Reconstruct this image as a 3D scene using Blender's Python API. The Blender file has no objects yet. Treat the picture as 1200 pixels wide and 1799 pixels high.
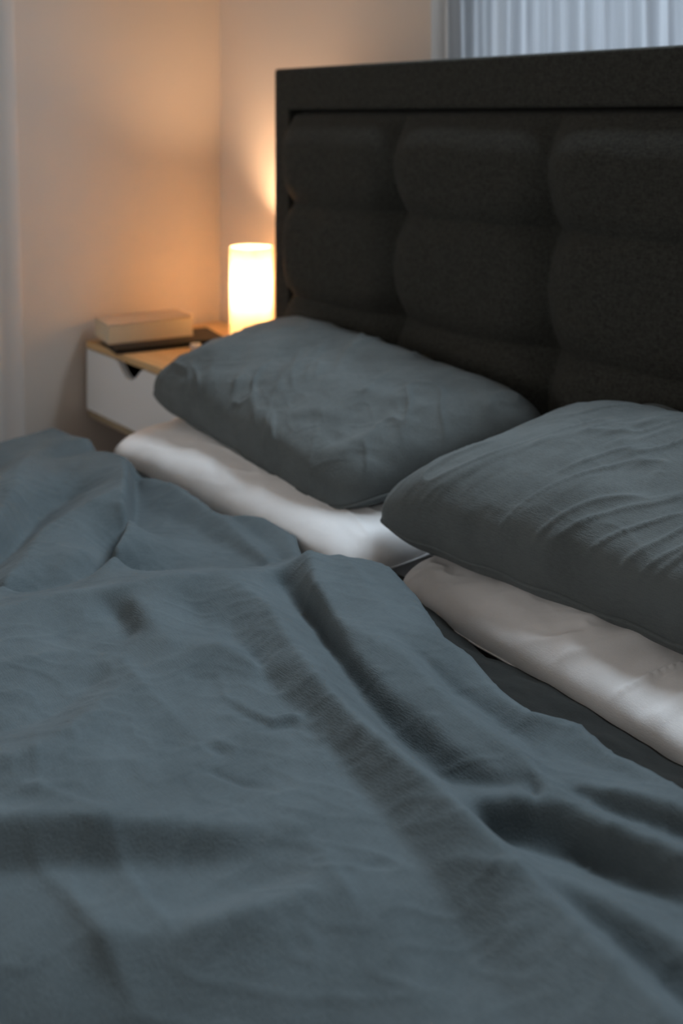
import bpy, bmesh, math, random
import numpy as np
from mathutils import Vector, Matrix, noise

sc = bpy.context.scene
col = sc.collection
random.seed(7)

# ------------------------------------------------------------------ camera
cam_d = bpy.data.cameras.new('camera')
cam = bpy.data.objects.new('camera', cam_d)
col.objects.link(cam)
sc.camera = cam
CR = Vector((.645, .764, 0)).normalized()
CF = Vector((-.764, .645, 0)).normalized()
cam.matrix_world = Matrix((
    (CR.x, 0, -CF.x, 0), (CR.y, 0, -CF.y, 0), (0, 1, 0, 1.18), (0, 0, 0, 1)))
cam_d.sensor_fit = 'AUTO'
cam_d.sensor_width = 36
cam_d.lens = 36.02
cam_d.shift_y = -0.386
cam_d.clip_start = .02
cam_d.dof.use_dof = True
cam_d.dof.focus_distance = 1.2
cam_d.dof.aperture_fstop = 3.3

# ------------------------------------------------------------------ exposure, world, lights
sc.view_settings.view_transform = 'Standard'
sc.view_settings.look = 'None'
sc.view_settings.gamma = 1
sc.view_settings.use_curve_mapping = False
sc.view_settings.exposure = 0.0

world = bpy.data.worlds.new('world')
sc.world = world
world.use_nodes = True
bg = world.node_tree.nodes['Background']
bg.inputs[0].default_value = (.55, .72, 1.0, 1)
bg.inputs[1].default_value = .15


def area(name, loc, direction, sx, sy, power, color):
    d = bpy.data.lights.new(name, 'AREA')
    d.shape = 'RECTANGLE'
    d.size, d.size_y = sx, sy
    d.energy = power
    d.color = color
    o = bpy.data.objects.new(name, d)
    col.objects.link(o)
    o.location = loc
    o.rotation_euler = Vector(direction).to_track_quat('-Z', 'Y').to_euler()
    return o


# daylight outside the bedhead window: behind the sheer curtain, and in the open pane above it
area('daylight_behind_sheer', (-.9, 1.92, 1.35), (0, -1, 0), 1.5, .8, 5, (.80, .90, 1))
k_ = area('daylight_upper_pane', (-.95, 1.735, 2.03), (0, -1, -.75), 1.3, .4, 25, (.74, .88, 1))
k_.data.spread = math.radians(130)
# fill light in an unseen window added behind the camera
area('fill_front_window', (-1.5, -2.5, 1.5), (0, 1, -.05), 1.5, 1.1, 17, (1, .975, .95))

# ------------------------------------------------------------------ helpers


def link(name, me, m, parent=None, smooth=True):
    o = bpy.data.objects.new(name, me)
    col.objects.link(o)
    if m is not None:
        me.materials.append(m)
    if parent is not None:
        o.parent = parent
        o.matrix_parent_inverse = Matrix.Translation(-parent.location)
    if smooth:
        me.polygons.foreach_set('use_smooth', [True] * len(me.polygons))
    return o


def from_bm(name, bm, m, parent=None, smooth=False):
    me = bpy.data.meshes.new(name)
    bmesh.ops.recalc_face_normals(bm, faces=bm.faces)
    bm.to_mesh(me)
    bm.free()
    return link(name, me, m, parent, smooth)


def thing(name, label, cat, loc, group=None):
    o = bpy.data.objects.new(name, None)
    col.objects.link(o)
    o.location = loc
    o.empty_display_size = .05
    tag(o, label, cat, group)
    return o


def tag(o, label, cat, group=None):
    o['label'] = label
    o['category'] = cat
    if group:
        o['group'] = group
    return o


def struct(o):
    o['kind'] = 'structure'
    return o


def add_box(bm, x0, x1, y0, y1, z0, z1):
    v = [bm.verts.new(p) for p in ((x0, y0, z0), (x1, y0, z0), (x1, y1, z0), (x0, y1, z0),
                                   (x0, y0, z1), (x1, y0, z1), (x1, y1, z1), (x0, y1, z1))]
    for f in ((0, 3, 2, 1), (4, 5, 6, 7), (0, 1, 5, 4), (1, 2, 6, 5), (2, 3, 7, 6), (3, 0, 4, 7)):
        bm.faces.new([v[i] for i in f])


def box(name, x0, x1, y0, y1, z0, z1, m, parent=None, bevel=0.0, seg=2):
    bm = bmesh.new()
    add_box(bm, x0, x1, y0, y1, z0, z1)
    if bevel:
        bmesh.ops.bevel(bm, geom=list(bm.edges), offset=bevel, segments=seg, affect='EDGES', profile=.5)
    return from_bm(name, bm, m, parent, smooth=False)


def boxes(name, lst, m, parent=None):
    bm = bmesh.new()
    for b in lst:
        add_box(bm, *b)
    return from_bm(name, bm, m, parent)


def lathe(name, prof, cx, cy, m, parent=None, n=64, smooth=True):
    bm = bmesh.new()
    rings = []
    for r, z in prof:
        if r < 1e-6:
            rings.append([bm.verts.new((cx, cy, z))])
        else:
            rings.append([bm.verts.new((cx + r * math.cos(2 * math.pi * k / n), cy + r * math.sin(2 * math.pi * k / n), z)) for k in range(n)])
    for a, b in zip(rings, rings[1:]):
        for k in range(n):
            q = [a[k % len(a)], a[(k + 1) % len(a)], b[(k + 1) % len(b)], b[k % len(b)]]
            u = []
            for x in q:
                if x not in u:
                    u.append(x)
            if len(u) > 2:
                bm.faces.new(u)
    return from_bm(name, bm, m, parent, smooth)


def grid_mesh(name, P, m, parent=None, thick=0.0, wrap=False):
    """P: array (nu, nv, 3)."""
    nu, nv, _ = P.shape
    me = bpy.data.meshes.new(name)
    idx = np.arange(nu * nv).reshape(nu, nv)
    a, b, c, d = idx[:-1, :-1], idx[1:, :-1], idx[1:, 1:], idx[:-1, 1:]
    F = np.stack([a, b, c, d], -1).reshape(-1, 4)
    me.from_pydata(P.reshape(-1, 3).tolist(), [], F.tolist())
    me.update()
    o = link(name, me, m, parent)
    if thick:
        s = o.modifiers.new('thickness', 'SOLIDIFY')
        s.thickness = thick
        s.offset = -1
    return o


# ------------------------------------------------------------------ numpy value noise
def vnoise(x, y, seed=0):
    seed = seed + 1000
    x = np.asarray(x, float)
    y = np.asarray(y, float)
    rs = np.random.RandomState(seed)
    T = rs.rand(256, 256) * 2 - 1
    xi = np.floor(x).astype(int)
    yi = np.floor(y).astype(int)
    fx = x - xi
    fy = y - yi
    fx = fx * fx * fx * (fx * (fx * 6 - 15) + 10)
    fy = fy * fy * fy * (fy * (fy * 6 - 15) + 10)
    g = lambda i, j: T[i % 256, j % 256]
    return ((g(xi, yi) * (1 - fx) + g(xi + 1, yi) * fx) * (1 - fy)
            + (g(xi, yi + 1) * (1 - fx) + g(xi + 1, yi + 1) * fx) * fy)


def fbm(x, y, seed=0, octv=3):
    s = 0
    a = 1
    for k in range(octv):
        s = s + a * vnoise(x * 2 ** k, y * 2 ** k, seed + k)
        a *= .5
    return s


def wrinkle(x, y, seed=0, octv=2):
    """thin raised creases with flat cloth between them"""
    s = 0
    for k in range(octv):
        n = fbm(x * 1.7 ** k, y * 1.7 ** k, seed + 10 * k, 2)
        s = s + np.exp(-(n / .10) ** 2) * .7 ** k
    return s


def smooth01(t):
    t = np.clip(t, 0, 1)
    return t * t * (3 - 2 * t)


# ------------------------------------------------------------------ materials
def mat(name, base, rough=.8, sheen=0.0, spec=.3):
    m = bpy.data.materials.new(name)
    m.use_nodes = True
    b = m.node_tree.nodes['Principled BSDF']
    b.inputs['Base Color'].default_value = (*base, 1)
    b.inputs['Roughness'].default_value = rough
    b.inputs['Specular IOR Level'].default_value = spec
    if sheen:
        b.inputs['Sheen Weight'].default_value = sheen
        b.inputs['Sheen Roughness'].default_value = .5
    return m


def cloth(name, c0, c1, weave=900, bump=.25, sheen=.15, fold=0.0, mottle=14, stretch=(1, 1, 1)):
    """woven cloth: fine thread weave, slubs and soft mottled dye"""
    m = mat(name, c0, .92, sheen, .15)
    nt = m.node_tree
    b = nt.nodes['Principled BSDF']
    tc = nt.nodes.new('ShaderNodeTexCoord')
    mp = nt.nodes.new('ShaderNodeMapping')
    mp.inputs['Scale'].default_value = stretch
    nt.links.new(tc.outputs['Object'], mp.inputs['Vector'])
    n1 = nt.nodes.new('ShaderNodeTexNoise')
    n1.inputs['Scale'].default_value = mottle
    n1.inputs['Detail'].default_value = 6
    n1.inputs['Roughness'].default_value = .65
    nt.links.new(mp.outputs[0], n1.inputs['Vector'])
    # slubs along both thread directions
    outs = []
    for sc3 in ((weave, weave * .09, weave * .5), (weave * .09, weave, weave * .5)):
        mp2 = nt.nodes.new('ShaderNodeMapping')
        mp2.inputs['Scale'].default_value = sc3
        nt.links.new(tc.outputs['Object'], mp2.inputs['Vector'])
        n2 = nt.nodes.new('ShaderNodeTexNoise')
        n2.inputs['Scale'].default_value = 1
        n2.inputs['Detail'].default_value = 2
        nt.links.new(mp2.outputs[0], n2.inputs['Vector'])
        outs.append(n2.outputs['Fac'])
    ad = nt.nodes.new('ShaderNodeMath')
    ad.operation = 'ADD'
    nt.links.new(outs[0], ad.inputs[0])
    nt.links.new(outs[1], ad.inputs[1])
    mix1 = nt.nodes.new('ShaderNodeMath')
    mix1.operation = 'MULTIPLY_ADD'
    nt.links.new(ad.outputs[0], mix1.inputs[0])
    mix1.inputs[1].default_value = .35
    nt.links.new(n1.outputs['Fac'], mix1.inputs[2])
    ramp = nt.nodes.new('ShaderNodeValToRGB')
    ramp.color_ramp.elements[0].position = .55
    ramp.color_ramp.elements[1].position = 1.15 if False else 1.0
    ramp.color_ramp.elements[0].color = (*c0, 1)
    ramp.color_ramp.elements[1].color = (*c1, 1)
    nt.links.new(mix1.outputs[0], ramp.inputs['Fac'])
    nt.links.new(ramp.outputs[0], b.inputs['Base Color'])
    bp = nt.nodes.new('ShaderNodeBump')
    bp.inputs['Strength'].default_value = bump
    bp.inputs['Distance'].default_value = .002
    nt.links.new(ad.outputs[0], bp.inputs['Height'])
    last = bp
    if fold:
        n3 = nt.nodes.new('ShaderNodeTexNoise')
        n3.inputs['Scale'].default_value = 26
        n3.inputs['Detail'].default_value = 4
        n3.inputs['Distortion'].default_value = .8
        nt.links.new(mp.outputs[0], n3.inputs['Vector'])
        bp2 = nt.nodes.new('ShaderNodeBump')
        bp2.inputs['Strength'].default_value = fold
        bp2.inputs['Distance'].default_value = .01
        nt.links.new(n3.outputs['Fac'], bp2.inputs['Height'])
        nt.links.new(bp.outputs[0], bp2.inputs['Normal'])
        last = bp2
    nt.links.new(last.outputs[0], b.inputs['Normal'])
    return m


def plaster(name, c):
    m = mat(name, c, .85, 0, .2)
    nt = m.node_tree
    b = nt.nodes['Principled BSDF']
    tc = nt.nodes.new('ShaderNodeTexCoord')
    n = nt.nodes.new('ShaderNodeTexNoise')
    n.inputs['Scale'].default_value = 160
    n.inputs['Detail'].default_value = 4
    nt.links.new(tc.outputs['Object'], n.inputs['Vector'])
    bp = nt.nodes.new('ShaderNodeBump')
    bp.inputs['Strength'].default_value = .06
    bp.inputs['Distance'].default_value = .003
    nt.links.new(n.outputs['Fac'], bp.inputs['Height'])
    nt.links.new(bp.outputs[0], b.inputs['Normal'])
    return m


def wood(name, c0, c1, axis=0, rough=.5, scale=1.0):
    m = mat(name, c0, rough, 0, .35)
    nt = m.node_tree
    b = nt.nodes['Principled BSDF']
    tc = nt.nodes.new('ShaderNodeTexCoord')
    mp = nt.nodes.new('ShaderNodeMapping')
    s = [60 * scale] * 3
    s[axis] = 4 * scale
    mp.inputs['Scale'].default_value = s
    nt.links.new(tc.outputs['Object'], mp.inputs['Vector'])
    n = nt.nodes.new('ShaderNodeTexNoise')
    n.inputs['Scale'].default_value = 1
    n.inputs['Detail'].default_value = 6
    n.inputs['Distortion'].default_value = .4
    nt.links.new(mp.outputs[0], n.inputs['Vector'])
    r = nt.nodes.new('ShaderNodeValToRGB')
    r.color_ramp.elements[0].position = .35
    r.color_ramp.elements[1].position = .7
    r.color_ramp.elements[0].color = (*c0, 1)
    r.color_ramp.elements[1].color = (*c1, 1)
    nt.links.new(n.outputs['Fac'], r.inputs['Fac'])
    nt.links.new(r.outputs[0], b.inputs['Base Color'])
    return m


def paper_edges(name, c0, c1):
    """stacked page edges: fine horizontal lines"""
    m = mat(name, c0, .9, 0, .1)
    nt = m.node_tree
    b = nt.nodes['Principled BSDF']
    tc = nt.nodes.new('ShaderNodeTexCoord')
    mp = nt.nodes.new('ShaderNodeMapping')
    mp.inputs['Scale'].default_value = (6, 6, 1500)
    nt.links.new(tc.outputs['Object'], mp.inputs['Vector'])
    n = nt.nodes.new('ShaderNodeTexNoise')
    n.inputs['Scale'].default_value = 1
    nt.links.new(mp.outputs[0], n.inputs['Vector'])
    r = nt.nodes.new('ShaderNodeValToRGB')
    r.color_ramp.elements[0].color = (*c0, 1)
    r.color_ramp.elements[1].color = (*c1, 1)
    nt.links.new(n.outputs['Fac'], r.inputs['Fac'])
    nt.links.new(r.outputs[0], b.inputs['Base Color'])
    return m


M_WALL = plaster('warm white wall paint', (.80, .70, .62))
M_WALL2 = plaster('darkened wall paint', (.36, .32, .28))  # unseen wall kept dark to cut bounce light onto the bed
M_CEIL = plaster('ceiling paint', (.75, .75, .74))
M_FLOOR = wood('floor boards', (.20, .13, .08), (.30, .20, .12), 1, .5, .5)
M_TRIM = mat('white painted trim', (.72, .72, .71), .45)
M_FRAME = mat('grey window frame', (.20, .20, .19), .5)
M_LINEN = cloth('slate linen', (.078, .096, .103), (.118, .143, .153), 1100, .35, .06, .10, 9)
M_LINEN_P = cloth('charcoal linen', (.098, .110, .111), (.150, .168, .169), 1100, .35, .06, .12, 9)
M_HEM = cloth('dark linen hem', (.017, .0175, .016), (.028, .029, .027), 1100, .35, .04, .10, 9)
M_WHITE = cloth('white cotton', (.83, .815, .81), (.91, .895, .89), 1500, .12, .1, .06, 5)
M_SHEET = cloth('white sheet', (.78, .76, .75), (.86, .84, .83), 1500, .12, .1, .05, 5)
M_CHAR = cloth('charcoal upholstery', (.021, .021, .018), (.060, .060, .052), 800, .6, .05, 0, 170)
M_TICK = cloth('mattress ticking', (.62, .62, .60), (.70, .70, .68), 700, .3, .05)
M_PLY = wood('pale plywood', (.62, .40, .19), (.75, .51, .27), 0, .5)
M_PLYEDGE = wood('plywood edge', (.30, .23, .15), (.42, .33, .22), 0, .6, 2)
M_DRAWER = mat('white laminate', (.84, .85, .86), .5)
M_DARK = mat('dark drawer inside', (.015, .013, .012), .8)
M_METAL = mat('brushed steel', (.30, .31, .32), .4)
M_METAL.node_tree.nodes['Principled BSDF'].inputs['Metallic'].default_value = .8
M_BLACK = mat('black book cloth', (.018, .016, .015), .6)
M_PAPER = paper_edges('page edges', (.64, .53, .38), (.76, .65, .48))
M_COVER = mat('pale paper cover', (.62, .48, .36), .6)
M_RING = mat('white plastic', (.75, .73, .70), .4)
M_TAN = mat('tan leather', (.55, .33, .16), .6)
M_LBASE = mat('white lamp foot', (.8, .78, .74), .4)
M_GLASS = bpy.data.materials.new('window glass')
M_GLASS.use_nodes = True
nt = M_GLASS.node_tree
nt.nodes.clear()
o_ = nt.nodes.new('ShaderNodeOutputMaterial')
t_ = nt.nodes.new('ShaderNodeBsdfTransparent')
g_ = nt.nodes.new('ShaderNodeBsdfGlossy')
g_.inputs['Roughness'].default_value = .02
x_ = nt.nodes.new('ShaderNodeMixShader')
x_.inputs[0].default_value = .06
nt.links.new(t_.outputs[0], x_.inputs[1])
nt.links.new(g_.outputs[0], x_.inputs[2])
nt.links.new(x_.outputs[0], o_.inputs[0])


def translucent_mat(name, c_diff, c_trans, mix, transp=0.0, stripes=False):
    m = bpy.data.materials.new(name)
    m.use_nodes = True
    nt = m.node_tree
    nt.nodes.clear()
    o = nt.nodes.new('ShaderNodeOutputMaterial')
    d = nt.nodes.new('ShaderNodeBsdfDiffuse')
    t = nt.nodes.new('ShaderNodeBsdfTranslucent')
    d.inputs[0].default_value = (*c_diff, 1)
    t.inputs[0].default_value = (*c_trans, 1)
    x = nt.nodes.new('ShaderNodeMixShader')
    x.inputs[0].default_value = mix
    nt.links.new(d.outputs[0], x.inputs[1])
    nt.links.new(t.outputs[0], x.inputs[2])
    last = x
    if transp:
        tp = nt.nodes.new('ShaderNodeBsdfTransparent')
        y = nt.nodes.new('ShaderNodeMixShader')
        y.inputs[0].default_value = transp
        nt.links.new(x.outputs[0], y.inputs[1])
        nt.links.new(tp.outputs[0], y.inputs[2])
        last = y
    if stripes:
        tc = nt.nodes.new('ShaderNodeTexCoord')
        mp = nt.nodes.new('ShaderNodeMapping')
        mp.inputs['Scale'].default_value = (95, 1, .8)
        nt.links.new(tc.outputs['Object'], mp.inputs['Vector'])
        n = nt.nodes.new('ShaderNodeTexNoise')
        n.inputs['Scale'].default_value = 1
        n.inputs['Detail'].default_value = 5
        nt.links.new(mp.outputs[0], n.inputs['Vector'])
        r = nt.nodes.new('ShaderNodeValToRGB')
        r.color_ramp.elements[0].position = .3
        r.color_ramp.elements[1].position = .7
        r.color_ramp.elements[0].color = (c_trans[0] * .72, c_trans[1] * .72, c_trans[2] * .74, 1)
        r.color_ramp.elements[1].color = (*c_trans, 1)
        nt.links.new(n.outputs['Fac'], r.inputs['Fac'])
        nt.links.new(r.outputs[0], t.inputs[0])
    nt.links.new(last.outputs[0], o.inputs[0])
    return m


M_SHEER = translucent_mat('sheer voile', (.55, .57, .59), (.66, .70, .74), .7, .05, True)
M_DRAPE = translucent_mat('white drape', (.80, .73, .68), (.5, .48, .45), .12)
M_SHADE = translucent_mat('opal glass', (.76, .66, .49), (.72, .64, .49), .5, .05)

M_BULB = bpy.data.materials.new('warm bulb')
M_BULB.use_nodes = True
b_ = M_BULB.node_tree.nodes['Principled BSDF']
b_.inputs['Base Color'].default_value = (.9, .85, .8, 1)
b_.inputs['Emission Color'].default_value = (1.0, .63, .36, 1)
b_.inputs['Emission Strength'].default_value = 540

# ------------------------------------------------------------------ room shell
XL, XR, YB, YF, ZC = -2.47, 1.15, 1.63, -2.3, 2.5
W1 = (-1.62, -.15, 1.0, 2.42)      # bedhead window: x0 x1 z0 z1
W2 = (-2.3, -.7, .9, 2.1)          # unseen window added to carry the fill: x0 x1 z0 z1
struct(boxes('floor', [(XL - .25, XR + .12, YF - .25, YB + .25, -.1, 0)], M_FLOOR))
struct(boxes('ceiling', [(XL - .25, XR + .12, YF - .25, YB + .25, ZC, ZC + .1)], M_CEIL))
struct(boxes('wall_back', [(XL - .25, W1[0], YB, YB + .25, 0, ZC), (W1[1], XR + .12, YB, YB + .25, 0, ZC),
                           (W1[0], W1[1], YB, YB + .25, 0, W1[2]), (W1[0], W1[1], YB, YB + .25, W1[3], ZC)], M_WALL))
struct(boxes('wall_left', [(XL - .12, XL, YF - .25, YB, 0, ZC)], M_WALL))
struct(boxes('wall_right', [(XR, XR + .12, YF - .25, YB, 0, ZC)], M_WALL2))
struct(boxes('wall_front', [(XL, W2[0], YF - .25, YF, 0, ZC), (W2[1], XR, YF - .25, YF, 0, ZC),
                            (W2[0], W2[1], YF - .25, YF, 0, W2[2]), (W2[0], W2[1], YF - .25, YF, W2[3], ZC)], M_WALL))

w1 = struct(boxes('window_1', [(W1[0], W1[0] + .045, YB + .10, YB + .16, W1[2], W1[3]),
                               (W1[1] - .045, W1[1], YB + .10, YB + .16, W1[2], W1[3]),
                               (W1[0] + .045, W1[1] - .045, YB + .10, YB + .16, W1[2], W1[2] + .05),
                               (W1[0] + .045, W1[1] - .045, YB + .10, YB + .16, W1[3] - .05, W1[3]),
                               (W1[0] + .045, W1[1] - .045, YB + .10, YB + .16, 1.74, 1.79)], M_FRAME))
box('window_pane', W1[0] + .045, W1[1] - .045, YB + .128, YB + .132, W1[2] + .05, 1.74, M_GLASS, w1)
box('window_pane', W1[0] + .045, W1[1] - .045, YB + .128, YB + .132, 1.79, W1[3] - .05, M_GLASS, w1)
w2 = struct(boxes('window_2_added', [(W2[0], W2[0] + .05, YF - .16, YF - .10, W2[2], W2[3]), (W2[1] - .05, W2[1], YF - .16, YF - .10, W2[2], W2[3]),
                               (W2[0] + .05, W2[1] - .05, YF - .16, YF - .10, W2[2], W2[2] + .05),
                               (W2[0] + .05, W2[1] - .05, YF - .16, YF - .10, W2[3] - .05, W2[3]),
                               (-1.525, -1.475, YF - .16, YF - .10, W2[2] + .05, W2[3] - .05)], M_TRIM))
box('window_pane', W2[0] + .05, W2[1] - .05, YF - .132, YF - .128, W2[2] + .05, W2[3] - .05, M_GLASS, w2)

# sheer curtain in the bedhead window
t = thing('sheer_curtain', 'pale blue sheer pleated curtain in the window behind the headboard', 'curtain', (-.9, YB + .06, 1.02))
U = np.linspace(W1[0] + .006, W1[1] - .01, 700)
Z = np.linspace(1.02, 1.76, 24)
uu, zz = np.meshgrid(U, Z, indexing='ij')
ph = uu * 2 * math.pi / .047 + 1.3 * fbm(uu * 7, uu * 0 + 3.3, 5) + .25 * (zz - 1.3)
yy = YB + .055 + .010 * np.sin(ph) + .004 * np.sin(2.3 * ph + 1) + .004 * fbm(uu * 30, zz * 2, 8)
grid_mesh('curtain_cloth', np.stack([uu, yy, zz], -1), M_SHEER, t)
bm = bmesh.new()
bmesh.ops.create_cone(bm, cap_ends=True, segments=16, radius1=.006, radius2=.006, depth=W1[1] - W1[0] - .004,
                      matrix=Matrix.Translation(((W1[0] + W1[1]) / 2, YB + .055, 1.765)) @ Matrix.Rotation(math.pi / 2, 4, 'Y'))
from_bm('curtain_rod', bm, M_METAL, t, True)

# white drape on the left wall
U = np.linspace(0, 1, 90)
Z = np.linspace(.03, 2.34, 40)
uu, zz = np.meshgrid(U, Z, indexing='ij')
yy = .60 + uu * (.405 + .04 * np.clip((1.45 - zz) / 1.4, -1, 1))
xx = XL + .032 + .014 * np.sin(uu * 26 + .4 * zz) * (1 - .85 * smooth01((uu - .8) / .2))
dr = grid_mesh('window_drape', np.stack([xx, yy, zz], -1), M_DRAPE, None, .003)
tag(dr, 'white drape hanging on the left wall at the left edge of the photo', 'curtain')

# ------------------------------------------------------------------ bed
BX0, BX1 = -1.93, -.32
HX0, HX1, HY, HZ = -1.972, -.290, 1.455, 1.294
bed = thing('upholstered_bed', 'double bed with a tall charcoal fabric headboard tufted in squares', 'bed', (-1.1, .45, 0))
bm = bmesh.new()
fw, ft = .056, .098
OUT = [(HX0, .02), (HX1, .02), (HX1, HZ), (HX0, HZ)]
INN = [(HX0 + fw, .10), (HX1 - fw, .10), (HX1 - fw, HZ - ft), (HX0 + fw, HZ - ft)]
vo0 = [bm.verts.new((x, HY, z)) for x, z in OUT]
vo1 = [bm.verts.new((x, HY + .09, z)) for x, z in OUT]
vi0 = [bm.verts.new((x, HY, z)) for x, z in INN]
vi1 = [bm.verts.new((x, HY + .055, z)) for x, z in INN]
for i in range(4):
    j = (i + 1) % 4
    bm.faces.new((vo0[i], vo0[j], vi0[j], vi0[i]))
    bm.faces.new((vo0[i], vo1[i], vo1[j], vo0[j]))
    bm.faces.new((vi0[i], vi0[j], vi1[j], vi1[i]))
bm.faces.new(vo1)
bm.faces.new(vi1)
hb = from_bm('headboard_frame', bm, M_CHAR, bed)
bv = hb.modifiers.new('soft edge', 'BEVEL')
bv.width = .006
bv.segments = 3
bv.limit_method = 'ANGLE'

# tufted panel: square cushions pulled in along the seams
px0, px1, pz1 = HX0 + fw + .002, HX1 - fw - .002, HZ - ft - .002
nc, ch = 4, .212
pz0 = .18
xs = np.linspace(px0, px1, 460)
zs = np.linspace(pz0, pz1, 300)
gx, gz = np.meshgrid(xs, zs, indexing='ij')
cx = (gx - px0) / (px1 - px0) * nc
cz = (pz1 - gz) / ch
fx = np.abs(cx - np.round(cx)) * (px1 - px0) / nc
fz = np.abs(cz - np.round(cz)) * ch
prof = lambda d, r: 1 - np.clip(1 - d / r, 0, 1) ** 2.4
ex = np.minimum(gx - px0, px1 - gx)
ez = np.minimum(pz1 - gz, gz - pz0)
kx = prof(fx, .075)
kz = prof(fz, .06)
tuft = np.exp(-(fx ** 2 + fz ** 2) / .05 ** 2)
edge = np.minimum(prof(ex, .05), prof(ez, .11))
seamx = 1 - .55 * (1 - kx) * (.55 + .45 * np.exp(-(fz / .07) ** 2))
seamz = 1 - .50 * (1 - kz) * (.45 + .55 * np.exp(-(fx / .09) ** 2))
h = .066 * edge * np.where(ex < .03, 1, 1) * seamx * seamz - .010 * tuft * edge
h = h + .0012 * fbm(gx * 14, gz * 14, 31)
gy = HY + .044 - h - .03 * smooth01(np.minimum(ex, ez) / .01)
grid_mesh('tufted_panel', np.stack([gx, gy, gz], -1), M_CHAR, hb)

box('side_rail', BX0 - .03, BX0 - .005, -.6, HY - .002, .10, .29, M_CHAR, bed, .006)
box('side_rail', BX1 + .005, BX1 + .03, -.6, HY - .002, .10, .29, M_CHAR, bed, .006)
box('foot_rail', BX0 - .03, BX1 + .03, -.63, -.602, .10, .29, M_CHAR, bed, .006)
box('slat_base', BX0 - .004, BX1 + .004, -.60, HY - .004, .17, .215, M_PLY, bed)
for x in (BX0 + .02, BX1 - .08):
    for y in (-.56, 1.3):
        box('leg', x, x + .06, y, y + .06, 0, .169, M_BLACK, bed, .004)

mt = thing('mattress', 'thick mattress on the bed base under the bedding', 'mattress', (-1.1, .43, .216))
mo = box('mattress_body', BX0 + .006, BX1 - .006, -.575, HY - .012, .217, .462, M_TICK, mt, .03, 4)

# fitted sheet over the mattress
U = np.linspace(0, 1, 240)
V = np.linspace(0, 1, 200)


def drape_profile(n, half, r, drop):
    """points (offset, down) along a rounded fold-over edge profile"""
    L = half - r + r * math.pi / 2 + drop
    s = np.linspace(-L, L, n)
    a = np.abs(s)
    flat = half - r
    th = np.clip((a - flat) / r, 0, math.pi / 2)
    off = np.minimum(a, flat) + r * np.sin(th)
    down = r * (1 - np.cos(th)) + np.clip(a - flat - r * math.pi / 2, 0, None)
    return np.sign(s) * off, down


ox, dx = drape_profile(260, (BX1 - BX0) / 2 + .001, .03, .17)
oy, dy = drape_profile(260, (HY - .009 + .578) / 2, .03, .17)
mx, my = (BX0 + BX1) / 2, (HY - .009 - .578) / 2
gx, gy = np.meshgrid(mx + ox, my + oy, indexing='ij')
ddx, ddy = np.meshgrid(dx, dy, indexing='ij')
rr_ = np.exp(-((gy - .95) / .22) ** 2)
gz = .467 - np.maximum(ddx, ddy) + (.004 * (1 + wrinkle(gx * 3 + gy * 3, (gy - gx) * 9, 77)) * rr_) * (np.maximum(ddx, ddy) < .001)
sh = grid_mesh('fitted_sheet', np.stack([gx, gy, gz], -1), M_SHEET)
tag(sh, 'white fitted sheet over the mattress, seen between pillows and duvet', 'sheet')


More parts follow.
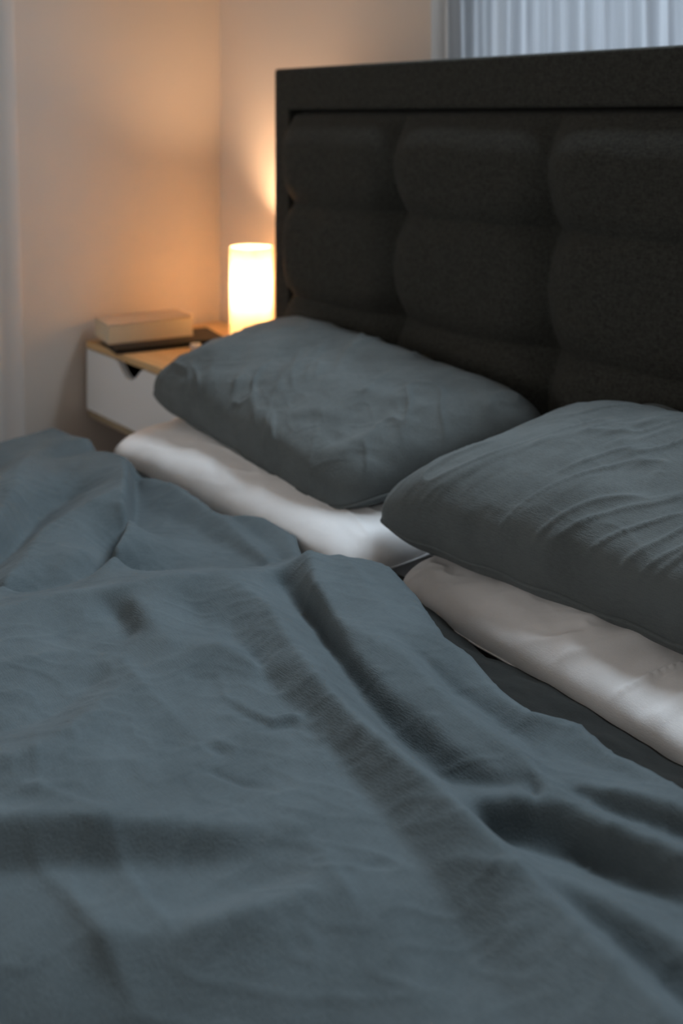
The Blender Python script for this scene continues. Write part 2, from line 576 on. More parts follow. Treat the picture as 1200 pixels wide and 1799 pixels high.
# ------------------------------------------------------------------ pillows
def pillow(name, label, corners, thick, m, group, seed, wr=.006, pinch=.05, bulge=None, nu=240, nv=170,
           ang=30, power=2.6, seam_m=None, rnd=.08, full=.42, low=.5, welt=.0028, rip_k=1.0):
    """corners FL, FR, HR, HL in world space; a stuffed bag with a seam all round"""
    c = [Vector(p) for p in corners]
    ctr = (c[0] + c[1] + c[2] + c[3]) / 4
    root = thing(name, label, 'pillow', (ctr.x, ctr.y, ctr.z - thick), group)
    C = [np.array(p) for p in corners]
    nrm = (c[1] - c[0]).cross(c[3] - c[0]).normalized()
    N = np.array(nrm)
    t = np.linspace(-1, 1, nu)
    s = np.linspace(-1, 1, nv)
    t = np.sign(t) * (1 - (1 - np.abs(t)) ** 1.35)
    s = np.sign(s) * (1 - (1 - np.abs(s)) ** 1.35)
    u, v = np.meshgrid(t, s, indexing='ij')
    # edges curve inward between the pulled-out corners
    pu = u * (1 - pinch * (1 - v ** 2))
    pv = v * (1 - pinch * 1.2 * (1 - u ** 2))
    pu = pu * (1 - rnd * np.abs(v) ** 7)
    pv = pv * (1 - rnd * 1.4 * np.abs(u) ** 9)
    a = (pu + 1) / 2
    b = (pv + 1) / 2
    base = ((1 - a) * (1 - b))[..., None] * C[0] + (a * (1 - b))[..., None] * C[1] + (a * b)[..., None] * C[2] + ((1 - a) * b)[..., None] * C[3]
    lx = (c[1] - c[0]).length
    ly = (c[3] - c[0]).length
    X = a * lx
    Y = b * ly
    body = ((1 - np.abs(u) ** power) * (1 - np.abs(v) ** power)).clip(0, 1) ** full
    edgew = np.minimum(1 - np.abs(u), 1 - np.abs(v))
    # gathered creases radiating from the seams
    gather = (np.sin(X * 95 + 3 * fbm(X * 8, Y * 8, seed)) * np.exp(-((1 - np.abs(v)) / .30))
              + np.sin(Y * 95 + 3 * fbm(X * 8, Y * 8, seed + 3)) * np.exp(-((1 - np.abs(u)) / .22))) * smooth01(edgew / .08)
    ca_, sa_ = math.cos(math.radians(ang)), math.sin(math.radians(ang))
    al, ac = X * ca_ + Y * sa_, -X * sa_ + Y * ca_
    wx, wy = .05 * fbm(X * 5, Y * 5, seed + 60, 1), .05 * fbm(X * 5, Y * 5, seed + 65, 1)
    al, ac = al + wx, ac + wy
    r1 = np.clip(1 - 1.1 * np.abs(fbm(al * 6, ac * 24, seed + 20, 2)), 0, 1) ** 4 * smooth01(.55 + 1.1 * vnoise(X * 9, Y * 9, seed + 33))
    r2 = np.clip(1 - 1.1 * np.abs(fbm(al * 16 + ac * 7, ac * 30 - al * 5, seed + 25, 2)), 0, 1) ** 4
    r3 = np.clip(1 - 1.1 * np.abs(fbm(al * 26, ac * 9, seed + 29, 2)), 0, 1) ** 5
    mk = smooth01(.55 + vnoise(X * 7, Y * 7, seed + 31))
    w = (1.5 * r1 + .25 * r2 * mk + .35 * r3 * (1 - mk)) * smooth01(edgew / .12)
    w2 = fbm(X * 9, Y * 9, seed + 40, 3) * smooth01(edgew / .2)
    rip = .004 * np.sin(X * 60 + seed) * np.exp(-(1 - np.abs(v)) / .06) + .004 * np.sin(Y * 55 + seed) * np.exp(-(1 - np.abs(u)) / .06)
    add = 0
    if bulge:
        for (bu, bv_, ru, rv, amp) in bulge:
            add = add + amp * np.exp(-((u - bu) / ru) ** 2 - ((v - bv_) / rv) ** 2)
    top = thick * body * (1 + .0) + add * body + wr * (.25 * gather + .62 * w + .9 * w2) * body ** .4 + rip * .6 * rip_k
    bot = -thick * low * body + .003 * w2 + rip * .6 * rip_k * rip_k
    bot = np.where(edgew < 1e-6, top, bot)
    P = base + top[..., None] * N
    Q = base + bot[..., None] * N
    me = bpy.data.meshes.new(name + '_case')
    idx = np.arange(nu * nv).reshape(nu, nv)
    F1 = np.stack([idx[:-1, :-1], idx[1:, :-1], idx[1:, 1:], idx[:-1, 1:]], -1).reshape(-1, 4)
    F2 = (F1 + nu * nv)[:, ::-1]
    bm = bmesh.new()
    me.from_pydata(np.concatenate([P.reshape(-1, 3), Q.reshape(-1, 3)]).tolist(), [], np.concatenate([F1, F2]).tolist())
    bm.from_mesh(me)
    bmesh.ops.remove_doubles(bm, verts=bm.verts, dist=1e-5)
    bmesh.ops.recalc_face_normals(bm, faces=bm.faces)
    bm.to_mesh(me)
    bm.free()
    link('pillowcase', me, m, root)
    # sewn seam: a thin welt along the perimeter
    ring = [P[i, 0] for i in range(0, nu, 3)] + [P[nu - 1, j] for j in range(0, nv, 3)] + \
           [P[i, nv - 1] for i in range(nu - 1, -1, -3)] + [P[0, j] for j in range(nv - 1, -1, -3)]
    R = np.array(ring)
    keep = [0]
    for i in range(1, len(R)):
        if np.linalg.norm(R[i] - R[keep[-1]]) > .003:
            keep.append(i)
    R = R[keep]
    cen = R.mean(0)
    out = R - cen
    out /= np.linalg.norm(out, axis=1)[:, None]
    k = 6
    ang = np.arange(k) * 2 * math.pi / k
    rad = welt
    T = R[:, None, :] + rad * (np.cos(ang)[None, :, None] * out[:, None, :] * 1.6 + np.sin(ang)[None, :, None] * N[None, None, :])
    n = len(R)
    V = T.reshape(-1, 3)
    F = []
    for i in range(n):
        for j in range(k):
            F.append((i * k + j, ((i + 1) % n) * k + j, ((i + 1) % n) * k + (j + 1) % k, i * k + (j + 1) % k))
    me2 = bpy.data.meshes.new('seam')
    me2.from_pydata(V.tolist(), [], F)
    link('seam', me2, seam_m or m, root)
    return root


pillow('white_pillow', 'white pillow under the grey pillow next to the nightstand', [(-1.90, .952, .500), (-1.13, .976, .497), (-1.12, 1.375, .505), (-1.88, 1.375, .51)],
       .082, M_WHITE, 'white pillows', 3, .003, .015, None, ang=0, low=.2, full=.42, power=3, welt=.0012, rip_k=.3)
pillow('white_pillow', 'white pillow under the nearer grey pillow, at the right edge', [(-1.10, .998, .500), (-.37, .942, .497), (-.36, 1.375, .505), (-1.09, 1.375, .505)],
       .064, M_WHITE, 'white pillows', 5, .007, .015, None, ang=50, low=.2, full=.42, power=3, welt=.0012, rip_k=.3)
pillow('grey_pillow', 'dark grey linen pillow nearest the lamp, leaning on the headboard', [(-1.902, 1.055, .607), (-1.226, 1.025, .553), (-1.035, 1.365, .682), (-1.80, 1.385, .722)],
       .085, M_LINEN_P, 'grey pillows', 11, .008, .03, [(-.7, -.2, .5, .6, .015), (.5, .5, .4, .3, -.012)], ang=-38, power=4, full=.40)
pillow('grey_pillow', 'dark grey linen pillow in front at the right edge of the photo', [(-1.190, 1.030, .560), (-.42, 1.055, .580), (-.34, 1.37, .715), (-.99, 1.37, .70)],
       .095, M_LINEN_P, 'grey pillows', 23, .0045, .03, [(-.5, -.1, .5, .6, .01)], ang=75, power=4, full=.40)
pr = bpy.data.objects['grey_pillow.001']
u, v = np.meshgrid(np.linspace(0, 1, 40), np.linspace(0, 1, 24), indexing='ij')
cxx = -.925 + .30 * u + .01 * np.sin(v * 3)
cyy = 1.325 + .045 * np.sin(v * np.pi * .5) + .012 * u
czz = .685 + .062 * np.sin(v * np.pi * .62) * (1 - .25 * (1 - u) ** 8) - .012 * u + .004 * np.sin(u * 14)
grid_mesh('pillowcase_corner', np.stack([cxx, cyy, czz], -1), M_LINEN_P, pr, .004)

# ------------------------------------------------------------------ duvet
CREASES = [
    ([(-1.052, 0.562, 0.0040), (-0.993, 0.554, 0.0040), (-0.933, 0.554, 0.0030), (-0.883, 0.554, 0.0010)], 0.008, 0.014),
    ([(-0.851, 0.531, 0.0000), (-0.829, 0.542, -0.0050), (-0.800, 0.555, -0.0050), (-0.777, 0.572, 0.0000)], 0.006, 0.006),
    ([(-0.932, 0.610, 0.0000), (-0.887, 0.616, -0.0045), (-0.850, 0.626, -0.0050), (-0.843, 0.642, -0.0030), (-0.829, 0.646, 0.0000)], 0.006, 0.008),
    ([(-0.938, 0.614, 0.0000), (-0.893, 0.620, 0.0030), (-0.857, 0.631, 0.0040), (-0.850, 0.652, 0.0050), (-0.818, 0.660, 0.0010)], 0.006, 0.008),
    ([(-0.874, 0.555, 0.0000), (-0.856, 0.563, -0.0035), (-0.841, 0.570, 0.0000)], 0.006, 0.006),
    ([(-0.845, 0.367, 0.0020), (-0.799, 0.372, 0.0035), (-0.743, 0.374, 0.0035), (-0.681, 0.375, 0.0020)], 0.012, 0.007),
    ([(-0.866, 0.431, 0.0010), (-0.798, 0.423, 0.0030), (-0.744, 0.418, 0.0035), (-0.713, 0.421, 0.0030)], 0.007, 0.012),
    ([(-0.686, 0.556, 0.0010), (-0.666, 0.550, 0.0035), (-0.644, 0.547, 0.0040), (-0.611, 0.540, 0.0010)], 0.007, 0.012),
    ([(-0.609, 0.621, 0.0010), (-0.579, 0.631, 0.0040), (-0.555, 0.638, 0.0050), (-0.533, 0.655, 0.0020)], 0.008, 0.014),
    ([(-0.620, 0.757, -0.0020), (-0.607, 0.747, -0.0090), (-0.598, 0.737, -0.0030)], 0.005, 0.006),
    ([(-0.941, 0.669, 0.0000), (-0.916, 0.690, 0.0015), (-0.903, 0.712, 0.0020), (-0.869, 0.718, 0.0005)], 0.006, 0.010),
    ([(-0.896, 0.652, 0.0000), (-0.882, 0.680, 0.0018), (-0.863, 0.696, 0.0015), (-0.836, 0.698, 0.0000)], 0.006, 0.010),
    ([(-1.132, 0.924, 0.0020), (-1.063, 0.907, 0.0040), (-0.998, 0.881, 0.0030), (-0.955, 0.862, 0.0010)], 0.008, 0.012),
    ([(-0.974, 0.423, 0.0010), (-0.931, 0.406, 0.0025), (-0.890, 0.392, 0.0010)], 0.008, 0.006),
    ([(-0.924, 0.368, 0.0010), (-0.895, 0.394, 0.0035), (-0.859, 0.416, 0.0035), (-0.833, 0.425, 0.0010)], 0.006, 0.010),
    ([(-0.657, 0.567, 0.0000), (-0.646, 0.583, -0.0035), (-0.634, 0.598, 0.0000)], 0.005, 0.005),
    ([(-0.869, 0.464, 0.0000), (-0.883, 0.478, 0.0020), (-0.882, 0.492, 0.0025), (-0.846, 0.490, 0.0000)], 0.010, 0.010),
]
# crests and valleys of the folds: x, y, height above the bed
FOLDS = [
    [(-1.234, 0.430, 0.080), (-1.225, 0.488, 0.080), (-1.220, 0.560, 0.080), (-1.182, 0.619, 0.085), (-1.162, 0.690, 0.085), (-1.136, 0.752, 0.080), (-1.114, 0.820, 0.068), (-1.112, 0.847, 0.075), (-1.097, 0.870, 0.095)],
    [(-1.328, 0.463, 0.040), (-1.319, 0.526, 0.040), (-1.311, 0.601, 0.040), (-1.303, 0.682, 0.030), (-1.279, 0.760, 0.030), (-1.240, 0.821, 0.030), (-1.187, 0.864, 0.035), (-1.181, 0.890, 0.040)],
    [(-1.655, 0.912, 0.024), (-1.566, 0.930, 0.036), (-1.464, 0.919, 0.038), (-1.356, 0.909, 0.040), (-1.240, 0.881, 0.044), (-1.151, 0.859, 0.050)],
    [(-1.427, 0.928, 0.022), (-1.387, 0.963, 0.028), (-1.338, 0.985, 0.028), (-1.254, 0.967, 0.034)],
    [(-1.530, 0.966, 0.016), (-1.423, 0.953, 0.018), (-1.294, 0.931, 0.022), (-1.200, 0.904, 0.030)],
    [(-1.545, 0.863, 0.014), (-1.422, 0.876, 0.022), (-1.300, 0.871, 0.026), (-1.216, 0.864, 0.034)],
    [(-1.440, 0.794, 0.026), (-1.383, 0.822, 0.032), (-1.343, 0.858, 0.026)],
    [(-1.763, 0.942, 0.050), (-1.565, 0.847, 0.075), (-1.459, 0.789, 0.080), (-1.344, 0.717, 0.080), (-1.277, 0.665, 0.075), (-1.260, 0.626, 0.065), (-1.243, 0.592, 0.065)],
    [(-1.665, 0.918, 0.012), (-1.549, 0.847, 0.012), (-1.443, 0.781, 0.015), (-1.361, 0.719, 0.020), (-1.317, 0.665, 0.030)],
    [(-1.498, 0.789, 0.080), (-1.490, 0.761, 0.078), (-1.479, 0.707, 0.072), (-1.451, 0.643, 0.068), (-1.378, 0.586, 0.068), (-1.307, 0.521, 0.068), (-1.248, 0.455, 0.070)],
    [(-1.608, 0.821, 0.050), (-1.647, 0.777, 0.022), (-1.592, 0.691, 0.014), (-1.503, 0.617, 0.014), (-1.424, 0.519, 0.016)],
    [(-1.333, 0.611, 0.056), (-1.359, 0.667, 0.064)],
    [(-1.914, 0.808, 0.035), (-1.897, 0.859, 0.040), (-1.864, 0.903, 0.050), (-1.842, 0.952, 0.060), (-1.813, 0.986, 0.060)],
    [(-1.837, 0.820, 0.028), (-1.826, 0.884, 0.030), (-1.828, 0.933, 0.036)],
    [(-1.780, 0.932, 0.048), (-1.768, 0.879, 0.046), (-1.722, 0.817, 0.040)],
    [(-1.862, 0.809, 0.050), (-1.738, 0.732, 0.070), (-1.628, 0.670, 0.070), (-1.541, 0.614, 0.068), (-1.476, 0.555, 0.065)],
    [(-1.928, 0.758, 0.015), (-1.815, 0.682, 0.015)],
    [(-1.132, 0.750, 0.082), (-1.030, 0.749, 0.080), (-0.921, 0.710, 0.080), (-0.843, 0.688, 0.080), (-0.762, 0.673, 0.080), (-0.690, 0.666, 0.080), (-0.627, 0.661, 0.077), (-0.554, 0.652, 0.071), (-0.487, 0.640, 0.070), (-0.440, 0.631, 0.070), (-0.402, 0.623, 0.070), (-0.362, 0.613, 0.070)],
    [(-1.059, 0.705, 0.057), (-0.989, 0.687, 0.052), (-0.894, 0.666, 0.049), (-0.819, 0.656, 0.049), (-0.752, 0.642, 0.048), (-0.681, 0.626, 0.046), (-0.619, 0.612, 0.043), (-0.558, 0.595, 0.040), (-0.506, 0.576, 0.039), (-0.465, 0.556, 0.039)],
    [(-1.113, 0.829, 0.045), (-1.014, 0.804, 0.042), (-0.906, 0.765, 0.043), (-0.832, 0.739, 0.040), (-0.777, 0.726, 0.035), (-0.744, 0.726, 0.031), (-0.689, 0.715, 0.033), (-0.661, 0.728, 0.040), (-0.632, 0.743, 0.047), (-0.614, 0.755, 0.050)],
    [(-0.922, 0.778, 0.070), (-0.874, 0.763, 0.066), (-0.802, 0.749, 0.063), (-0.757, 0.747, 0.061), (-0.710, 0.741, 0.059), (-0.670, 0.738, 0.057), (-0.645, 0.743, 0.056)],
    [(-1.097, 0.870, 0.095), (-1.030, 0.819, 0.088), (-1.001, 0.809, 0.083), (-0.932, 0.783, 0.078), (-0.877, 0.798, 0.076), (-0.833, 0.802, 0.076), (-0.802, 0.796, 0.070), (-0.768, 0.781, 0.070), (-0.709, 0.775, 0.068), (-0.639, 0.773, 0.064), (-0.605, 0.760, 0.062), (-0.583, 0.756, 0.062), (-0.543, 0.753, 0.066), (-0.499, 0.765, 0.066), (-0.471, 0.773, 0.066), (-0.433, 0.785, 0.066)],
    [(-0.655, 0.691, 0.052), (-0.631, 0.703, 0.058), (-0.613, 0.721, 0.060), (-0.579, 0.752, 0.066)],
    [(-0.621, 0.691, 0.025), (-0.592, 0.711, 0.024), (-0.558, 0.733, 0.025), (-0.525, 0.736, 0.028), (-0.493, 0.747, 0.030), (-0.459, 0.753, 0.034), (-0.413, 0.750, 0.040)],
    [(-0.561, 0.678, 0.046), (-0.520, 0.683, 0.056), (-0.489, 0.686, 0.059), (-0.456, 0.691, 0.060), (-0.424, 0.695, 0.060), (-0.381, 0.699, 0.060)],
    [(-0.523, 0.668, 0.048), (-0.478, 0.670, 0.040), (-0.442, 0.669, 0.036), (-0.405, 0.664, 0.034), (-0.365, 0.663, 0.034)],
    [(-1.045, 0.902, 0.078), (-0.963, 0.860, 0.074), (-0.903, 0.843, 0.070)],
    [(-0.875, 0.837, 0.062), (-0.822, 0.829, 0.050), (-0.779, 0.822, 0.044), (-0.731, 0.823, 0.038), (-0.682, 0.820, 0.038), (-0.647, 0.804, 0.040)],
    [(-1.038, 0.963, 0.060), (-0.946, 0.925, 0.062), (-0.850, 0.877, 0.062), (-0.806, 0.876, 0.060), (-0.743, 0.852, 0.056), (-0.690, 0.845, 0.056), (-0.648, 0.869, 0.052), (-0.598, 0.857, 0.052), (-0.561, 0.860, 0.052), (-0.524, 0.858, 0.052), (-0.473, 0.858, 0.052)],
    [(-0.663, 0.833, 0.042), (-0.621, 0.833, 0.042), (-0.584, 0.837, 0.044), (-0.552, 0.846, 0.048)],
    [(-0.624, 0.776, 0.050), (-0.598, 0.786, 0.056), (-0.570, 0.791, 0.060), (-0.540, 0.814, 0.062), (-0.503, 0.824, 0.062), (-0.458, 0.831, 0.062)],
    [(-0.594, 0.780, 0.048), (-0.564, 0.790, 0.042), (-0.531, 0.804, 0.038), (-0.497, 0.815, 0.038), (-0.453, 0.822, 0.043)],
    [(-0.832, 0.839, 0.062), (-0.796, 0.839, 0.054), (-0.750, 0.835, 0.050)],
    [(-0.906, 0.316, 0.065), (-0.883, 0.352, 0.065), (-0.835, 0.410, 0.064), (-0.788, 0.468, 0.061), (-0.754, 0.505, 0.057), (-0.737, 0.536, 0.053), (-0.727, 0.577, 0.051)],
    [(-0.881, 0.307, 0.034), (-0.854, 0.340, 0.034), (-0.824, 0.378, 0.034), (-0.793, 0.415, 0.035), (-0.764, 0.454, 0.036), (-0.736, 0.493, 0.039), (-0.715, 0.526, 0.043), (-0.697, 0.562, 0.046)],
    [(-0.924, 0.337, 0.062), (-0.875, 0.401, 0.059), (-0.818, 0.486, 0.054), (-0.783, 0.537, 0.050)],
    [(-0.966, 0.352, 0.070), (-0.948, 0.378, 0.076), (-0.935, 0.406, 0.076), (-0.946, 0.440, 0.076), (-0.961, 0.472, 0.074), (-0.989, 0.511, 0.065), (-1.012, 0.545, 0.059)],
    [(-1.031, 0.376, 0.050), (-1.022, 0.407, 0.048), (-1.015, 0.441, 0.047), (-1.029, 0.479, 0.047), (-1.046, 0.524, 0.048)],
    [(-1.134, 0.414, 0.066), (-1.120, 0.486, 0.066), (-1.100, 0.532, 0.065)],
    [(-0.898, 0.534, 0.053), (-0.822, 0.564, 0.049), (-0.754, 0.595, 0.048)],
    [(-1.009, 0.637, 0.069), (-1.000, 0.655, 0.072), (-0.962, 0.668, 0.069), (-0.932, 0.679, 0.062)],
    [(-0.981, 0.608, 0.055), (-0.944, 0.632, 0.054), (-0.910, 0.647, 0.054)],
    [(-1.177, 0.601, 0.072), (-1.154, 0.608, 0.055), (-1.097, 0.596, 0.055)],
    [(-1.150, 0.628, 0.083), (-1.086, 0.616, 0.080), (-1.032, 0.615, 0.072)],
    [(-1.124, 0.686, 0.069), (-1.088, 0.687, 0.057), (-1.054, 0.672, 0.057)],
    [(-1.188, 0.549, 0.070), (-1.131, 0.530, 0.060)],
    [(-0.697, 0.417, 0.041), (-0.690, 0.436, 0.048), (-0.677, 0.465, 0.051), (-0.668, 0.492, 0.051), (-0.657, 0.518, 0.050), (-0.648, 0.547, 0.046), (-0.627, 0.585, 0.041)],
    [(-0.720, 0.444, 0.034), (-0.708, 0.486, 0.035), (-0.690, 0.520, 0.038)],
    [(-0.668, 0.427, 0.032), (-0.640, 0.466, 0.033), (-0.613, 0.506, 0.035)],
    [(-0.809, 0.295, 0.026), (-0.760, 0.330, 0.025), (-0.717, 0.356, 0.021), (-0.669, 0.378, 0.015)],
    [(-0.774, 0.380, 0.036), (-0.734, 0.377, 0.039), (-0.699, 0.415, 0.040)],
    [(-0.739, 0.253, -0.006), (-0.655, 0.343, -0.004), (-0.585, 0.416, 0.006), (-0.515, 0.486, 0.018)],
]
HEAD_EDGE = [(-1.987, 0.975), (-1.831, 1.003), (-1.666, 0.990), (-1.559, 0.984), (-1.443, 0.990), (-1.362, 1.003), (-1.256, 0.996), (-1.190, 1.028), (-1.124, 1.050), (-1.034, 1.052), (-0.964, 1.029), (-0.907, 0.991), (-0.867, 0.976), (-0.802, 1.007), (-0.773, 1.015), (-0.733, 1.016), (-0.669, 1.002), (-0.613, 1.004), (-0.545, 1.000)]
TOP_EDGE = [(-1.874, 0.919), (-1.755, 0.925), (-1.676, 0.924), (-1.612, 0.946), (-1.524, 0.956), (-1.436, 0.945), (-1.399, 0.972), (-1.351, 0.995), (-1.269, 0.978), (-1.121, 0.889), (-1.086, 0.938), (-1.049, 0.973), (-0.959, 0.938), (-0.862, 0.889), (-0.814, 0.885), (-0.752, 0.862), (-0.698, 0.855), (-0.656, 0.880), (-0.606, 0.868), (-0.569, 0.871), (-0.530, 0.869), (-0.479, 0.869)]
GX = np.arange(-2.02, -.279, .004)
GY = np.arange(.10, 1.061, .004)


def relax(val, msk, f, n):
    """membrane stretched over the fixed crest and valley lines"""
    for _ in range(n):
        p = np.pad(f, 1, mode='edge')
        f = .25 * (p[:-2, 1:-1] + p[2:, 1:-1] + p[1:-1, :-2] + p[1:-1, 2:])
        f = np.where(msk, val, f)
    return f


def raster(step):
    nx = int(round((GX[-1] - GX[0]) / step)) + 1
    ny = int(round((GY[-1] - GY[0]) / step)) + 1
    sm = np.zeros((nx, ny))
    ct = np.zeros((nx, ny))
    for pts in FOLDS:
        for (x0, y0, h0), (x1, y1, h1) in zip(pts, pts[1:]):
            n = max(2, int(math.hypot(x1 - x0, y1 - y0) / (step * .4)))
            for t in np.linspace(0, 1, n):
                i = int(round((x0 + t * (x1 - x0) - GX[0]) / step))
                j = int(round((y0 + t * (y1 - y0) - GY[0]) / step))
                if 0 <= i < nx and 0 <= j < ny:
                    sm[i, j] += h0 + t * (h1 - h0)
                    ct[i, j] += 1
    return np.where(ct > 0, sm / np.maximum(ct, 1), 0), ct > 0


def resize(f, shape):
    i = np.linspace(0, f.shape[0] - 1, shape[0])
    j = np.linspace(0, f.shape[1] - 1, shape[1])
    f = np.array([np.interp(i, np.arange(f.shape[0]), f[:, k]) for k in range(f.shape[1])]).T
    return np.array([np.interp(j, np.arange(f.shape[1]), f[k]) for k in range(f.shape[0])])


def blur(f, n):
    for _ in range(n):
        p = np.pad(f, 1, mode='edge')
        f = (p[:-2, 1:-1] + p[2:, 1:-1] + p[1:-1, :-2] + p[1:-1, 2:] + 4 * f) / 8
    return f


HF = None
for step in (.032, .016, .008, .004):
    val, msk = raster(step)
    HF = np.full(val.shape, .045) if HF is None else resize(HF, val.shape)
    HF = relax(val, msk, HF, 260)
HF = blur(HF, 5)


def fold_height(x, y):
    i = np.clip((x - GX[0]) / .004, 0, HF.shape[0] - 1.001)
    j = np.clip((y - GY[0]) / .004, 0, HF.shape[1] - 1.001)
    i0, j0 = i.astype(int), j.astype(int)
    fi, fj = i - i0, j - j0
    h = (HF[i0, j0] * (1 - fi) + HF[i0 + 1, j0] * fi) * (1 - fj) + (HF[i0, j0 + 1] * (1 - fi) + HF[i0 + 1, j0 + 1] * fi) * fj
    out = np.clip(GY[0] - y, 0, None)
    return h + (.035 + .012 * fbm(x * 5, y * 5, 55, 2) - h) * smooth01(out / .15)


def crease_height(x, y):
    tot = np.zeros_like(x)
    for pts, wl, wr in CREASES:
        best = np.full(x.shape, 1e9)
        sd = np.zeros(x.shape)
        am = np.zeros(x.shape)
        for (x0, y0, a0), (x1, y1, a1) in zip(pts, pts[1:]):
            ex, ey = x1 - x0, y1 - y0
            L2 = ex * ex + ey * ey + 1e-12
            t = np.clip(((x - x0) * ex + (y - y0) * ey) / L2, 0, 1)
            qx, qy = x - (x0 + t * ex), y - (y0 + t * ey)
            d = np.hypot(qx, qy)
            k = d < best
            best = np.where(k, d, best)
            sd = np.where(k, np.sign(ex * qy - ey * qx), sd)
            am = np.where(k, a0 + t * (a1 - a0), am)
        tot = tot + am * np.exp(-np.abs(best / np.where(sd > 0, wl, wr)) ** 1.5)
    return tot


EL, ER = -1.985, -.285   # where the duvet rolls over the sides of the bed
rr = .05


def interp_edge(E, x):
    return np.interp(x, [p[0] for p in E], [p[1] for p in E])


def roll(s):
    over_l = np.clip(EL - s, 0, None)
    over_r = np.clip(s - ER, 0, None)
    o = np.maximum(over_l, over_r)
    th = np.clip(o / rr, 0, math.pi / 2)
    off = rr * np.sin(th)
    down = rr * (1 - np.cos(th)) + np.clip(o - rr * math.pi / 2, 0, None)
    x = np.where(over_l > 0, EL - off, np.where(over_r > 0, ER + off, s))
    return x, down


def fine(x, y):
    w = .0022 * fbm(x * 12 + y * 6, y * 14, 61, 2)
    r1 = 1 - np.abs(fbm(x * 11 + 9 * y, y * 30 - x * 24, 66, 2))
    r2 = 1 - np.abs(fbm(x * 26 - 5 * y, y * 12 + x * 4, 86, 2))
    m1 = smooth01(.5 + 1.2 * vnoise(x * 5, y * 5, 91))
    m2 = smooth01(.3 + 1.2 * vnoise(x * 6 + 3, y * 6, 92))
    return w +   .0017 * m1 * np.clip(r1, 0, 1) ** 5 + .0018 * m2 * np.clip(r2, 0, 1) ** 5


def duvet_point(s, v):
    """s: across the bed, v: 1 at the head edge ... -.95 over the foot"""
    x, down = roll(s)
    y = v * interp_edge(TOP_EDGE, np.clip(x, -1.99, -.3))
    yf = -.62
    o = np.clip(yf - y, 0, None)
    th = np.clip(o / rr, 0, math.pi / 2)
    yy = np.where(o > 0, yf - rr * np.sin(th), y)
    downf = rr * (1 - np.cos(th)) + np.clip(o - rr * math.pi / 2, 0, None)
    up = np.exp(-(down + downf) / .05)
    ed = (1 - v)
    h = fold_height(x, yy) + crease_height(x, yy) + fine(x, yy)
    z = .50 + np.maximum(h, -.012) * up - np.maximum(down, downf) - .008 * np.exp(-(ed / .010) ** 2)
    hang = 1 - up
    x = x + np.where(s < -1, -1, 1) * hang * (.018 * np.sin(y * 21 + 1.1) + .012 * fbm(y * 9, down * 4, 71))
    return np.stack([x, yy, z], -1)


SX = np.concatenate([np.linspace(-2.36, -2.0, 60)[:-1], np.arange(-2.0, -.32, .0036), np.linspace(-.32, .0, 50)[1:]])
vv = np.concatenate([np.linspace(-.95, .12, 50)[:-1], np.linspace(.12, 1.0, 260)])
dv = thing('duvet', 'rumpled slate grey linen duvet spread over the bed', 'duvet', (-1.1, .3, .5))
ss, v2 = np.meshgrid(SX, vv, indexing='ij')
P = duvet_point(ss, v2)
grid_mesh('duvet_cover', P, M_LINEN, dv, .006)
# near-black cloth band along the head edge, much darker than the cover
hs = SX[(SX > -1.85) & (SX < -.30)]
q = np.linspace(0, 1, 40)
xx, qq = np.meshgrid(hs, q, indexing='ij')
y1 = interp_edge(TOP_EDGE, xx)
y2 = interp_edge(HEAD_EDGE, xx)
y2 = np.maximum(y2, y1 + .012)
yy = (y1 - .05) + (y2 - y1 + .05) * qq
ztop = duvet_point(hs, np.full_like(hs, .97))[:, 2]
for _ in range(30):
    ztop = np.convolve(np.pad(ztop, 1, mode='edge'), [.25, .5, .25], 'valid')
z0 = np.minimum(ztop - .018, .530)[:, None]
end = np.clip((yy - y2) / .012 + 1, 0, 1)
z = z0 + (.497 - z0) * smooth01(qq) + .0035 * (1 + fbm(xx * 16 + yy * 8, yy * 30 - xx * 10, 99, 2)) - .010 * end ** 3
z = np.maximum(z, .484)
grid_mesh('edge_band', np.stack([xx, yy, z], -1), M_HEM, dv, .005)['label'] = 'dark band along the head edge of the duvet'

# ------------------------------------------------------------------ nightstand
NX0, NX1, NY0, NY1 = -2.452, -1.992, 1.205, 1.612
ns = thing('nightstand', 'nightstand with plywood top and white notched drawer in the corner', 'nightstand', (-2.25, 1.38, 0))
box('top_panel', NX0, NX1, NY0, NY1, .582, .600, M_PLY, ns, .002)
box('bottom_panel', NX0, NX1, NY0 + .004, NY1, .405, .422, M_PLYEDGE, ns, .002)
box('side_panel', NX0, NX0 + .016, NY0 + .022, NY1, .4225, .5815, M_PLYEDGE, ns)
box('side_panel', NX1 - .016, NX1, NY0 + .022, NY1, .4225, .5815, M_PLYEDGE, ns)
box('back_panel', NX0 + .017, NX1 - .017, NY1 - .01, NY1, .4225, .5815, M_PLYEDGE, ns)
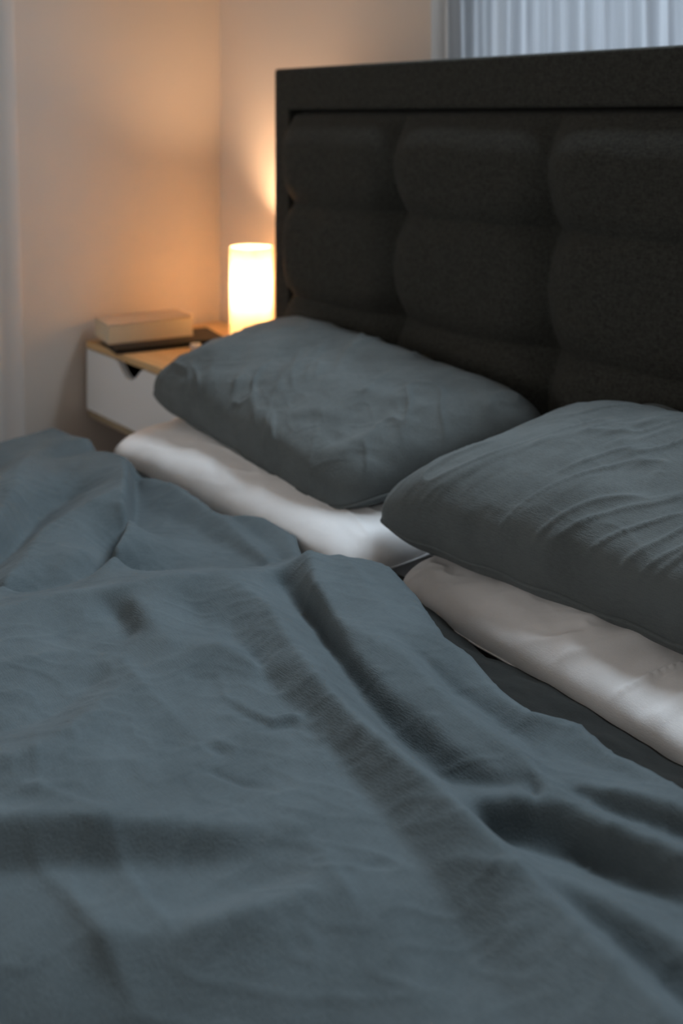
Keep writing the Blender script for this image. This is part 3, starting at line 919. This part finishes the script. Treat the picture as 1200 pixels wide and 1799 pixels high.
# drawer front with a finger notch in the middle of its upper edge
bm = bmesh.new()
cxn = -2.226
topz, botz = .5795, .4245
prof = [(NX0 + .001, botz), (NX1 - .001, botz), (NX1 - .001, topz)]
for k in range(25):
    q = 1 - 2 * k / 24
    depth = .036 * (.5 + .5 * math.cos(math.pi * min(1, abs(q) ** 1.25)))
    prof.append((cxn + q * .070, topz - depth))
prof.append((NX0 + .001, topz))
f0 = [bm.verts.new((x, NY0 + .002, z)) for x, z in prof]
f1 = [bm.verts.new((x, NY0 + .018, z)) for x, z in prof]
bm.faces.new(f0)
bm.faces.new(f1[::-1])
for i in range(len(prof)):
    j = (i + 1) % len(prof)
    bm.faces.new((f0[i], f1[i], f1[j], f0[j]))
dw = from_bm('drawer', bm, M_DRAWER, ns)
boxes('drawer_box', [(NX0 + .02, NX1 - .02, NY0 + .0185, NY1 - .03, .428, .436), (NX0 + .02, NX0 + .03, NY0 + .0185, NY1 - .03, .436, .54),
                     (NX1 - .03, NX1 - .02, NY0 + .0185, NY1 - .03, .436, .54), (NX0 + .03, NX1 - .03, NY1 - .04, NY1 - .03, .436, .54)], M_DARK, dw)
# pedestal below
box('pedestal', -2.215, -2.155, 1.26, 1.50, .012, .404, M_DARK, ns, .003)
box('bracket', -2.245, -2.125, 1.225, 1.259, .36, .404, M_METAL, ns, .003)
box('foot_plate', -2.36, -2.08, 1.24, 1.56, 0, .012, M_METAL, ns, .003)

# ------------------------------------------------------------------ lamp
LX, LY = -2.150, 1.513
lamp = thing('table_lamp', 'lit white cylinder table lamp glowing warm on the nightstand', 'lamp', (LX, LY, .6))
lathe('lamp_shade', [(.0535, .604), (.0548, .604), (.0550, .62), (.0550, .846), (.0545, .8485), (.0535, .8485), (.0530, .846), (.0530, .606), (.0535, .604)], LX, LY, M_SHADE, lamp, 72)
lathe('lamp_base', [(0, .6005), (.052, .6005), (.0525, .603), (.052, .606), (.018, .608), (.0165, .695), (.014, .700), (0, .700)], LX, LY, M_LBASE, lamp, 48)
lathe('bulb', [(0, .7005), (.012, .701), (.013, .71), (.022, .73), (.028, .755), (.0265, .777), (.018, .794), (.008, .801), (0, .8025)], LX, LY, M_BULB, lamp, 32)

# ------------------------------------------------------------------ things on the nightstand
nb = thing('notebook', 'flat black hardback notebook under the thick paperback', 'book', (-2.300, 1.345, .6))


def rot_box(name, cx, cy, ang, w, l, z0, z1, m, parent, bevel=.001):
    bm = bmesh.new()
    add_box(bm, -w / 2, w / 2, -l / 2, l / 2, z0, z1)
    if bevel:
        bmesh.ops.bevel(bm, geom=list(bm.edges), offset=bevel, segments=2, affect='EDGES', profile=.5)
    bmesh.ops.rotate(bm, verts=bm.verts, cent=(0, 0, 0), matrix=Matrix.Rotation(ang, 3, 'Z'))
    bmesh.ops.translate(bm, verts=bm.verts, vec=(cx, cy, 0))
    return from_bm(name, bm, m, parent)


A1 = math.radians(-11)
NBX, NBY, A0 = -2.300, 1.345, math.radians(-13)
rot_box('cover_board', NBX, NBY, A0, .15, .285, .6005, .603, M_BLACK, nb)
rot_box('page_block', NBX, NBY, A0, .142, .28, .6032, .6112, M_BLACK, nb)
rot_box('cover_board', NBX, NBY, A0, .15, .285, .6115, .614, M_BLACK, nb)

bk = thing('paperback_book', 'thick paperback with curled cover lying on the black notebook', 'book', (-2.352, 1.318, .6145))
BCX, BCY, BW, BL = -2.352, 1.318, .120, .222
rot_box('page_block', BCX, BCY, A1, BW, BL, .616, .661, M_PAPER, bk, .0015)
rot_box('back_cover', BCX, BCY, A1, BW + .003, BL + .004, .6145, .6157, M_COVER, bk, 0)
# front cover, lifting at the corner away from the spine
u = np.linspace(-.5, .5, 30)
v = np.linspace(-.5, .5, 40)
uu, v2 = np.meshgrid(u, v, indexing='ij')
lift = .012 * np.clip(v2 + .1, 0, 1) ** 1.5 * np.clip(uu + .5, 0, 1) + .008 * np.clip(-v2 - .1, 0, 1) ** 2 * (uu < 2) * np.clip(.5 - uu, 0, 1)
lx = uu * (BW + .003)
ly = v2 * (BL + .004)
ca, sa = math.cos(A1), math.sin(A1)
P = np.stack([BCX + lx * ca - ly * sa, BCY + lx * sa + ly * ca, .6625 + lift], -1)
grid_mesh('front_cover', P, M_COVER, bk, .0012)

rg = lathe('ring', [(.0085, .6005), (.0125, .601), (.0135, .607), (.0125, .613), (.0085, .6135), (.0075, .607), (.0085, .6005)], -2.190, 1.372, M_RING, None, 32)
tag(rg, 'small white ring beside the books on the nightstand', 'ring')
st = rot_box('leather_strap', -2.150, 1.440, math.radians(20), .05, .014, .6005, .605, M_TAN, None)
tag(st, 'small tan leather strip in front of the lamp', 'strap')
